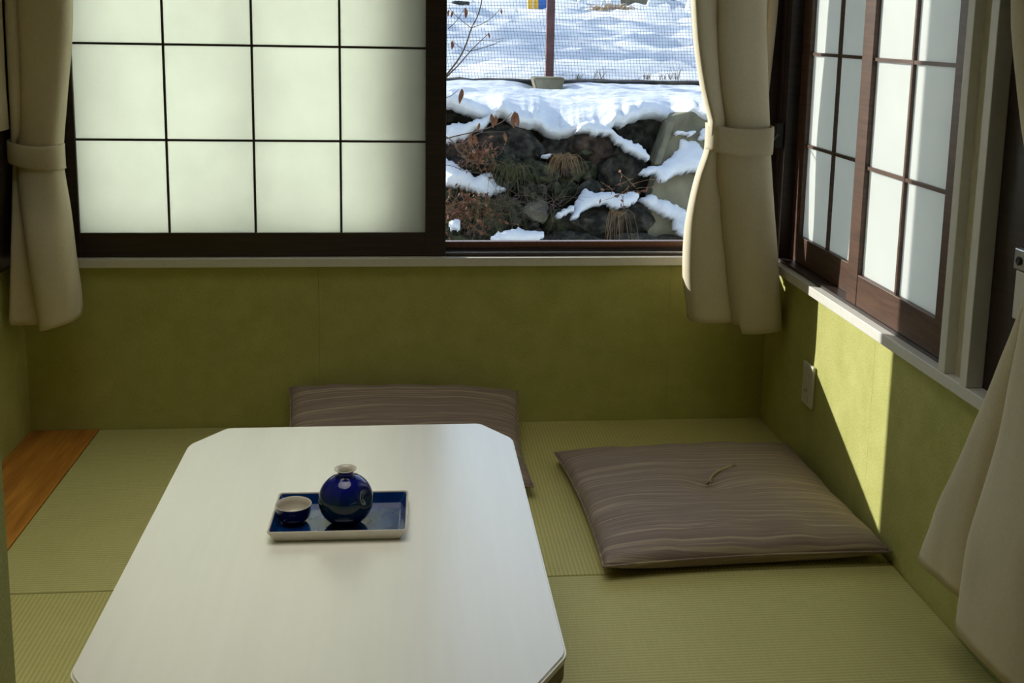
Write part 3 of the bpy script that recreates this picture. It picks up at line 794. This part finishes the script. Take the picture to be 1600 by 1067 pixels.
# (px, py, width px, height px, distance)
ST = [(728, 176, 76, 34, 6.5, 0), (800, 225, 110, 62, 6.35, 0), (735, 232, 86, 48, 6.3, 2), (876, 238, 72, 62, 6.4, 0), (925, 232, 86, 66, 6.3, 2),
      (1000, 205, 96, 66, 6.5, 0), (1040, 250, 60, 80, 6.4, 0), (975, 275, 92, 90, 6.25, 0), (715, 262, 60, 38, 6.2, 2),
      (780, 258, 70, 40, 6.2, 1), (842, 270, 66, 46, 6.15, 1), (905, 268, 60, 42, 6.2, 1), (830, 305, 64, 44, 6.1, 1), (880, 300, 56, 50, 6.15, 1),
      (925, 300, 52, 42, 6.1, 0), (760, 300, 70, 50, 6.1, 1), (715, 310, 60, 60, 6.05, 1), (800, 335, 60, 44, 6.0, 1), (836, 330, 38, 40, 5.95, 3),
      (872, 345, 66, 52, 6.0, 1), (935, 345, 110, 60, 5.95, 0), (1000, 345, 80, 66, 6.0, 0), (715, 355, 60, 50, 5.95, 1), (765, 360, 60, 46, 5.9, 1),
      (820, 378, 90, 44, 5.85, 0), (900, 385, 90, 50, 5.8, 0), (985, 388, 90, 50, 5.8, 0), (740, 390, 90, 44, 5.8, 1), (1050, 390, 70, 46, 5.85, 0),
      (660, 240, 90, 90, 6.3, 0), (650, 330, 90, 90, 6.1, 1), (660, 390, 80, 60, 5.9, 0), (1130, 220, 80, 80, 6.5, 0), (1150, 300, 90, 90, 6.3, 0), (1140, 370, 90, 80, 6.1, 0),
      (580, 230, 90, 90, 6.4, 0), (570, 320, 100, 100, 6.2, 0), (1230, 240, 100, 90, 6.5, 0), (1230, 340, 110, 110, 6.2, 0)]
mm_ = [M['rock'], M['rockgreen'], M['rockbrown'], M['rockpale']]
for i, (px, py, wpx, hpx, Y, mi) in enumerate(ST):
    c = at(px, py, Y+.10); sc_ = Y/FPX
    boulder('stone', c, wpx*sc_/2, max(.10, wpx*sc_*.32), hpx*sc_/2, i*3.7+1, mm_[mi], rw)
rs = random.Random(11)
for i in range(70):
    px, py = rs.uniform(690, 930), rs.uniform(235, 385)
    if px > 860 and py > 300: continue
    Y = 6.36-(py-225)/160*.50; wpx = rs.uniform(12, 30)
    boulder('stone', at(px, py, Y), wpx*Y/FPX/2, wpx*Y/FPX*.4, wpx*rs.uniform(.5, .9)*Y/FPX/2, i*2.3+200, mm_[rs.choice((0, 0, 1, 1, 2))], rw, 9, 3)
# concrete wing wall at the right of the stones
cw = empty('concrete_wall', (1.7, 6.1, 0)); tag(cw, 'weathered concrete wing wall right of the boulders, partly snow-covered', 'wall')
def quadslab(pts, Y, Y2, name):
    P = [at(px, py, y) for px, py, y in pts]; bm = bmesh.new()
    F = [bm.verts.new(p) for p in P]; B = [bm.verts.new((p.x+.02, p.y+.25, p.z)) for p in P]; n = len(P)
    bm.faces.new(F); bm.faces.new(B[::-1])
    for k in range(n): bm.faces.new((F[k], F[(k+1) % n], B[(k+1) % n], B[k]))
    bmesh.ops.bevel(bm, geom=bm.edges[:], offset=.006, segments=1, affect='EDGES')
    return obj(name, bm, M['concrete'], cw)
quadslab([(1051, 180, 6.35), (1082, 174, 6.35), (1220, 184, 6.3), (1220, 395, 5.95), (1012, 395, 5.95), (1012, 345, 6.0), (1020, 295, 6.1), (1030, 240, 6.2)], 6.3, 6, 'slab')
quadslab([(1046, 190, 6.30), (1056, 190, 6.30), (1033, 258, 6.15), (1022, 258, 6.15)], 6, 6, 'coping')

# snow patches with real thickness on the ledges
def inpoly(x, y, P):
    r = False; n = len(P)
    for i in range(n):
        x1, y1 = P[i]; x2, y2 = P[i-1]
        if (y1 > y) != (y2 > y) and x < (x2-x1)*(y-y1)/(y2-y1)+x1: r = not r
    return r
def edist(x, y, P):
    best = 1e9; n = len(P)
    for i in range(n):
        a = Vector(P[i-1]); b = Vector(P[i]); p = Vector((x, y)); ab = b-a
        t = max(0, min(1, (p-a).dot(ab)/max(1e-9, ab.dot(ab)))); best = min(best, (p-a-ab*t).length)
    return best
def densify(P, step=3, jit=.9, seed=0):
    rnd = random.Random(seed); out = []
    for i in range(len(P)):
        a = Vector(P[i-1]); b = Vector(P[i]); n = max(1, int((b-a).length/step))
        for k in range(n):
            p = a+(b-a)*k/n
            out.append((p.x+rnd.uniform(-jit, jit), p.y+rnd.uniform(-jit, jit)))
    return out
def snow_patch(P, Y, lean, label, seed=1):
    """P outline, Y distance of its lowest edge, lean how far the ledge runs back (m) from bottom to top"""
    P = densify(P, 4, 1.7, seed); ys = [p[1] for p in P]; xs = [p[0] for p in P]; yb, yt = max(ys), min(ys)
    bm = bmesh.new(); step = 2.6; vm = {}
    W = int((max(xs)-min(xs))/step)+2; Hh = int((yb-yt)/step)+2
    sc_ = Y/FPX
    def vert(i, j):
        if (i, j) not in vm:
            x = min(xs)+i*step; y = yt+j*step
            d = edist(x, y, P) if inpoly(x, y, P) else 0
            bulge = .045*math.sqrt(min(1, d*sc_/.055))
            base = at(x, y, Y+lean*(yb-y)/max(1, yb-yt))
            vm[(i, j)] = bm.verts.new(base+Vector((0, -bulge+.02*noise.noise(base*11), bulge*.25+.012*noise.noise(base*14)+.006*noise.noise(base*40))))
        return vm[(i, j)]
    for j in range(Hh):
        for i in range(W):
            if inpoly(min(xs)+(i+.5)*step, yt+(j+.5)*step, P):
                bm.faces.new((vert(i, j), vert(i, j+1), vert(i+1, j+1), vert(i+1, j)))
    # thickness towards the rock
    r = bmesh.ops.extrude_face_region(bm, geom=bm.faces[:])
    for v in r['geom']:
        if isinstance(v, bmesh.types.BMVert): v.co += Vector((0, .09, -.03))
    bmesh.ops.smooth_vert(bm, verts=bm.verts[:], factor=.5, use_axis_x=True, use_axis_y=True, use_axis_z=True)
    o = obj('snow_patch', bm, M['snow'], None, True); tag(o, label, 'snow patch', 'snow patches on the rock wall'); return o
def cr(L): return [(680+x*.375, y*.375) for x, y in L]
snow_patch(cr([(30, 575), (50, 515), (120, 510), (180, 495), (215, 480), (245, 455), (290, 450), (235, 482), (215, 522), (165, 548), (120, 575), (60, 592)]), 6.22, .12, 'long snow patch at the upper left, under the dark rock beside the sash', 3)
snow_patch(cr([(600, 515), (660, 500), (720, 520), (760, 555), (800, 580), (850, 603), (895, 640), (893, 662), (850, 648), (800, 622), (760, 598), (735, 562), (700, 556), (640, 550), (590, 552)]), 6.12, .2, 'narrow tongue of snow running down to the right between the dark rocks', 4)
snow_patch(cr([(20, 660), (60, 665), (120, 700), (165, 735), (200, 715), (240, 720), (255, 755), (300, 785), (250, 800), (215, 822), (170, 800), (110, 775), (40, 765)]), 5.90, .2, 'snow patch at the left edge of the view, middle height', 5)
snow_patch(cr([(62, 915), (85, 903), (105, 915), (107, 945), (95, 957), (62, 955)]), 5.68, .06, 'smallest snow lump, low at the left edge of the view', 6)
snow_patch(cr([(232, 988), (270, 968), (330, 958), (350, 945), (385, 965), (450, 962), (458, 985), (430, 1003), (240, 1003)]), 5.56, .10, 'flat snow patch at the bottom centre, just above the window rail', 7)
snow_patch(cr([(565, 905), (580, 870), (600, 825), (630, 782), (680, 800), (740, 796), (790, 806), (830, 796), (858, 815), (835, 845), (800, 860), (770, 868), (700, 845), (655, 862), (610, 880), (590, 905)]), 5.80, .22, 'wedge of snow on the low rock, left of the dead vine', 8)
snow_patch(cr([(508, 890), (545, 868), (578, 855), (580, 870), (545, 890), (525, 906)]), 5.78, .05, 'thin snow sliver left of the wedge on the low rock', 9)
snow_patch(cr([(850, 830), (880, 815), (905, 802), (935, 825), (1000, 845), (1050, 880), (1090, 900), (1090, 985), (1045, 985), (1020, 975), (990, 935), (1000, 915), (930, 880), (880, 860)]), 5.85, .22, 'snow drift low at the right, next to the curtain', 10)
snow_patch(cr([(850, 708), (900, 690), (950, 685), (990, 650), (1025, 600), (1020, 582), (1090, 583), (1125, 640), (1180, 640), (1180, 700), (1060, 712), (1010, 718), (965, 755), (940, 750), (920, 725), (880, 735)]), 6.0, .25, 'large heap of snow on the concrete wall at the right', 11)
snow_patch(cr([(985, 545), (1040, 540), (1095, 552), (1060, 558), (1010, 558)]), 6.2, .05, 'thin streak of snow on top of the concrete wall', 12)
snow_patch(cr([(1105, 580), (1112, 545), (1145, 525), (1190, 530), (1190, 575), (1130, 570)]), 6.2, .08, 'snow lump behind the curtain edge at the concrete wall', 13)
snow_patch(cr([(436, 643), (460, 636), (490, 646), (470, 651)]), 6.02, .05, 'tiny fleck of snow among the mossy stones', 14)

# plants
def tuft(name, c, n, ln, spread, m, label, cat, droop=.6, seed=0, group=None, r=.0022, up=1):
    rnd = random.Random(seed); bm = bmesh.new()
    for k in range(n):
        a = rnd.uniform(0, 2*PI); s = rnd.uniform(.2, 1)*spread; L = ln*rnd.uniform(.5, 1.1)
        d = Vector((math.cos(a)*s, math.sin(a)*s*.6-.15*spread, up))
        p = Vector(c)+Vector((rnd.uniform(-1, 1), rnd.uniform(-.4, .4), rnd.uniform(-.15, .15)))*spread*ln*.5
        pts = [p.copy()]
        v = d.normalized()*L/5
        for q in range(5):
            p = p+v; v = v+Vector((0, 0, -droop*L/22*(q+1)))+Vector((rnd.gauss(0, 1), rnd.gauss(0, 1), rnd.gauss(0, 1)))*L*.012
            pts.append(p.copy())
        tube_into(bm, pts, r, r*.3, 3)
    o = obj(name, bm, m); tag(o, label, cat, group); return o
def bush(name, c, n, ln, m, label, seed, w=1, leafm=None, r=.003):
    rnd = random.Random(seed); root = empty(name, c); tag(root, label, 'shrub'); bm = bmesh.new(); lb = bmesh.new()
    for k in range(n):
        p = Vector(c)+Vector((rnd.uniform(-1, 1)*ln*w, rnd.uniform(-.3, .3)*ln, rnd.uniform(-.3, .3)*ln))
        v = Vector((rnd.gauss(0, .7), -abs(rnd.gauss(0, .4)), rnd.gauss(.3, .6))).normalized()*ln/5
        pts = [p.copy()]
        for q in range(5):
            p = p+v; v = (v+Vector((rnd.gauss(0, 1), rnd.gauss(0, .6), rnd.gauss(-.15, .8)))*ln*.07); pts.append(p.copy())
            if leafm and rnd.random() < .6:
                s = rnd.uniform(.008, .02); e1 = Vector((rnd.gauss(0, 1), rnd.gauss(0, 1), rnd.gauss(0, 1))).normalized()*s; e2 = e1.orthogonal().normalized()*s*.6
                lb.faces.new([lb.verts.new(p+e1), lb.verts.new(p+e2), lb.verts.new(p-e1), lb.verts.new(p-e2)])
        tube_into(bm, pts, r, r*.35, 3)
    obj('stems', bm, m, root)
    if leafm: tag(obj('leaves', lb, leafm, root), kind='stuff')
    else: lb.free()
    return root
tuft('dry_grass_tuft', at(882, 246, 5.98), 110, .10, .9, M['drygrass'], 'brown dry grass tuft hanging over the mossy stones at the centre', 'grass', 1.6, 1, up=.25, r=.0016)
tuft('dry_grass_tuft', at(800, 262, 5.95), 110, .12, 1.2, M['greengrass'], 'olive grass tuft spilling over stones left of the brown tuft', 'grass', 1.7, 2, up=.3, r=.0018)
tuft('dry_grass_tuft', at(770, 320, 5.82), 110, .16, 1.2, M['greengrass'], 'green-brown grass tuft above the bottom snow patch', 'grass', 1.6, 3, up=.3, r=.0016)
tuft('dry_grass_tuft', at(965, 338, 5.74), 26, .15, .35, M['drygrass'], 'drooping dead grass hanging over the low snow wedge', 'grass', 2.2, 4, up=.4, r=.002)
bush('dead_bush', at(726, 335, 5.85), 110, .13, M['drygrass'], 'rusty brown dead bush low at the left of the view', 5, 1.2, M['rustleaf'], .0018)
bush('dead_bush', at(752, 250, 6.02), 60, .10, M['drygrass'], 'small rust-coloured fern on the stones at the upper left', 6, 1.1, M['rustleaf'], .0016)
bush('dead_bush', at(820, 320, 5.85), 90, .15, M['twig'], 'tangle of bare grey twigs over the mossy stones', 7, 1.3, None, .0014)
bush('dead_bush', at(975, 298, 5.78), 12, .11, M['drygrass'], 'dead vine hanging beside the low snow wedge', 9, .7, M['rustleaf'], .002)
for k, (px, n_) in enumerate(((902, 20), (935, 26), (1010, 40), (1055, 40), (1035, 30))):
    tuft('weed', at(px, 124, 8.42), n_//2, .09+.07*(k % 2), .6, M['twig' if k != 0 else 'greengrass'],
         ['green weed right of the maroon post at the fence foot', 'dry weed a little right of the post at the fence foot', 'dry weed at the fence foot, left one of the three near the curtain',
          'dry weed at the fence foot nearest the curtain', 'dry weed at the fence foot, middle one of the three near the curtain'][k], 'weed', .5, 20+k, 'weeds along the fence foot', r=.002)
# foreground shrub branches with hanging dead leaves
YBR = 4.6
br = empty('bare_shrub', at(640, 200, YBR)); tag(br, 'bare shrub branches with hanging brown leaves outside, beside the sash', 'shrub')
def branch(P, r0, r1, Y=YBR):
    bm = bmesh.new(); pts = [at(x, y, Y) for x, y in P]; fine = []
    for i in range(len(pts)-1):
        for k in range(4):
            t = k/4; p0 = pts[max(0, i-1)]; p1 = pts[i]; p2 = pts[i+1]; p3 = pts[min(len(pts)-1, i+2)]
            fine.append(.5*((2*p1)+(p2-p0)*t+(2*p0-5*p1+4*p2-p3)*t*t+(3*p1-p0-3*p2+p3)*t**3))
    fine.append(pts[-1]); tube_into(bm, fine, r0, r1, 6); return obj('branch', bm, M['twig'], br, True)
branch([(640, 190), (680, 135), (700, 114), (718, 90), (728, 70), (737, 43), (745, 28), (752, 5), (756, -30)], .0050, .0022)
branch([(640, 180), (700, 118), (716, 102), (735, 80), (752, 63), (764, 52)], .0042, .0012)
branch([(735, 80), (750, 76), (770, 70), (786, 62)], .002, .0009)
branch([(737, 43), (752, 38), (768, 28), (783, 12)], .002, .0009)
branch([(737, 44), (725, 35), (712, 24), (702, 12)], .002, .0009)
branch([(700, 45), (712, 34), (722, 20), (726, 12)], .002, .0009)
branch([(735, 81), (722, 76), (712, 68), (706, 62)], .0016, .0009)
branch([(735, 64), (756, 63), (776, 62), (788, 60)], .0014, .0008)
branch([(650, 175), (690, 155), (704, 150), (718, 139)], .0022, .001)
branch([(640, 250), (685, 222), (703, 215), (745, 205), (765, 199), (785, 190), (800, 176)], .0042, .0014, 4.9)
branch([(700, 222), (720, 225), (738, 215), (752, 207), (790, 206)], .003, .001, 4.9)
branch([(690, 210), (706, 220), (716, 236), (735, 252), (750, 258)], .003, .0012, 4.9)
branch([(660, 260), (700, 258), (730, 268), (770, 272)], .002, .001, 4.9)
def leaf(px, py, L, Y=YBR, seed=0, wd=.30):
    c = at(px, py, Y); rnd = random.Random(seed); bm = bmesh.new(); n = 7; rows = []
    a = rnd.uniform(-.6, .6)
    for k in range(n+1):
        t = k/n; wv = math.sin(PI*min(1, t*.93+.04))**.8*L*wd/2*(1.2-.5*t)
        z = -L*t; x = .08*L*math.sin(t*3+seed)
        rows.append([bm.verts.new(c+Vector((x+s*wv*math.cos(a), s*wv*math.sin(a)-(abs(s)-.5)*wv*.6, z))) for s in (-1, 0, 1)])
    for A, B in zip(rows, rows[1:]):
        for k in range(2): bm.faces.new((A[k], A[k+1], B[k+1], B[k]))
    o = obj('leaf', bm, M['rustleaf'], br, True); md = o.modifiers.new('t', 'SOLIDIFY'); md.thickness = .0012; return o
for i, (x, y, L, Y) in enumerate(((727, 12, 15, YBR), (706, 17, 9, YBR), (701, 15, 9, YBR), (784, 14, 8, YBR), (764, 51, 8, YBR), (706, 64, 12, YBR), (720, 139, 21, YBR),
                                  (804, 174, 24, 4.9), (809, 176, 20, 4.9), (769, 178, 20, 4.9), (774, 181, 14, 4.9), (748, 192, 12, 4.9), (736, 208, 20, 4.9), (790, 207, 14, 4.9), (742, 210, 16, 4.9))):
    leaf(x, y, L*Y/FPX*1.1, Y, i*1.3, .38)

# far things behind the field
def mound(px, py, wpx, hpx, Y, m, name, label, cat, seed, grp=None):
    c = at(px, py, Y); s = Y/FPX; bm = bmesh.new(); n = 26
    G = [[None]*(n+1) for _ in range(n+1)]
    for j in range(n+1):
        for i in range(n+1):
            u = -1+2*i/n; v = -1+2*j/n; r = min(1, math.hypot(u, v)); h = (math.cos(PI*r)+1)/2
            G[j][i] = bm.verts.new((c.x+u*wpx*s/2, c.y+v*wpx*s/2.5, c.z-hpx*s*.5-.3+(hpx*s+.3)*h*(1+.5*noise.noise(Vector((u*3+seed, v*3, 0))))+.08*noise.noise(Vector((u*9+seed, v*9, 1)))))
    for j in range(n):
        for i in range(n): bm.faces.new((G[j][i], G[j][i+1], G[j+1][i+1], G[j+1][i]))
    o = obj(name, bm, m, None, True); tag(o, label, cat, grp); return o
SP = [(905, 14, 70, 20, 25, 'snow heap just right of the maroon post at the back of the field'), (955, 14, 76, 24, 24, 'middle snow heap with straw on it at the back of the field'),
      (1030, 14, 90, 22, 25, 'snow heap in front of the grey shed at the back of the field'), (1085, 14, 60, 20, 24, 'snow heap by the curtain edge at the back of the field'),
      (760, 10, 120, 18, 27, 'wide low snow heap left of the maroon post at the back of the field')]
for k, (px, py, a, b_, Y, lb) in enumerate(SP):
    mound(px, py-4, a, b_*2.0, Y, M['snow'], 'snow_heap', lb, 'snow heap', k*5.1, 'snow heaps at the back of the field')
M['straw'] = noisy('pale_straw', (.40, .28, .16), (.62, .48, .32), 6, .9, 0)
tuft('straw_pile', at(955, 20, 22.3), 300, .50, 1.3, M['straw'], 'pile of pale straw on the middle snow heap beyond the field', 'straw', 1.3, 41, r=.011, up=.5)
sh = empty('shed', at(1050, 5, 29)); tag(sh, 'low grey shed with a dark window beyond the snow heaps', 'shed')
c = at(1053, 14, 29); box('wall', c.x-1.0, c.x+1.2, c.y, c.y+1.5, c.z-.4, c.z+1.1, M['greysiding'], sh, .02)
bm = bmesh.new(); box_into(bm, c.x-1.2, c.x+1.4, c.y-.2, c.y+1.7, c.z+1.1, c.z+1.2, .02); obj('roof', bm, M['snow'], sh)
box('window', c.x+.05, c.x+.75, c.y-.03, c.y+.02, c.z+.05, c.z+.5, M['darkpane'], sh)
c = at(1010, 10, 28); box('wall', c.x-.9, c.x-.1, c.y-.5, c.y+.2, c.z-.4, c.z+.35, M['concrete'], sh, .02)
pg = empty('play_frame', at(838, 10, 22)); tag(pg, 'small blue and yellow play frame far behind the fence post', 'play frame')
c = at(837, 13, 22)
for k, (dx, mm) in enumerate(((-.16, 'yellowpaint'), (-.04, 'yellowpaint'), (.05, 'bluepaint'), (.13, 'bluepaint'))):
    box('upright', c.x+dx, c.x+dx+(.10 if k != 3 else .16), c.y, c.y+.1, c.z-.25, c.z+.9, M[mm], pg, .01)
box('crossbar', c.x-.17, c.x+.3, c.y, c.y+.1, c.z+.7, c.z+.82, M['yellowpaint'], pg, .01)
bo = boulder('boulder', at(719, 6, 21), .22, .25, .05, 77, M['rock']); tag(bo, 'dark flat rock poking through the snow at the top left of the view', 'rock')
# rising wooded hill far beyond, closing the horizon
bm = bmesh.new(); G = []
for j in range(9):
    G.append([bm.verts.new((-90+180*i/60, 56+6*j, 2.0+5.0*math.sin(j/8*PI/2)*(1+.25*nz(i*.4, j, 1)))) for i in range(61)])
for j in range(8):
    for i in range(60): bm.faces.new((G[j][i], G[j][i+1], G[j+1][i+1], G[j+1][i]))
o = obj('snowy_hill', bm, M['snow'], None, True); tag(o, 'distant snow-covered rise beyond the field', 'hill', kind='stuff')

# added stand of conifers left of the field, out of the photograph; they throw the blue shade across the snow field
ORD = ('nearest the house', 'second nearest the house', 'third from the house', 'in the middle', 'third from the far end', 'second from the far end', 'at the far end')
def shade_conifer(x, y, h, seed):
    root = empty('shade_conifer', (x, y, 1.0)); tag(root, 'unseen evergreen added for shade, '+ORD[seed]+' of the stand left of the snow field', 'tree', 'added unseen conifers left of the snow field')
    rnd = random.Random(seed); bm = bmesh.new(); tube_into(bm, [(x, y, .5), (x, y, 1+h)], .16, .03, 8); obj('trunk', bm, M['twig'], root)
    bm = bmesh.new()
    for k in range(200):
        t = rnd.uniform(.04, 1); z = 1+h*t; R = (1.35*(1-t)+.12)*rnd.uniform(.7, 1.1); a = rnd.uniform(0, 2*PI)
        d = Vector((math.cos(a), math.sin(a), -.28)); sd = Vector((-math.sin(a), math.cos(a), 0))
        p = Vector((x, y, z)); w_ = R*.38
        v = [bm.verts.new(q) for q in (p, p+d*R*.55+sd*w_, p+d*R, p+d*R*.55-sd*w_)]; bm.faces.new(v)
    obj('foliage', bm, M['needles'], root)
M['needles'] = noisy('conifer_needles', (.015, .03, .012), (.03, .055, .02), 5, .9, 0)
for k in range(7):
    cc_ = 12.6+1.42*k
    xx = -11-3.0*(k % 2); shade_conifer(xx, cc_-.935*xx, 11+1.5*((k*7) % 3)/2, k)
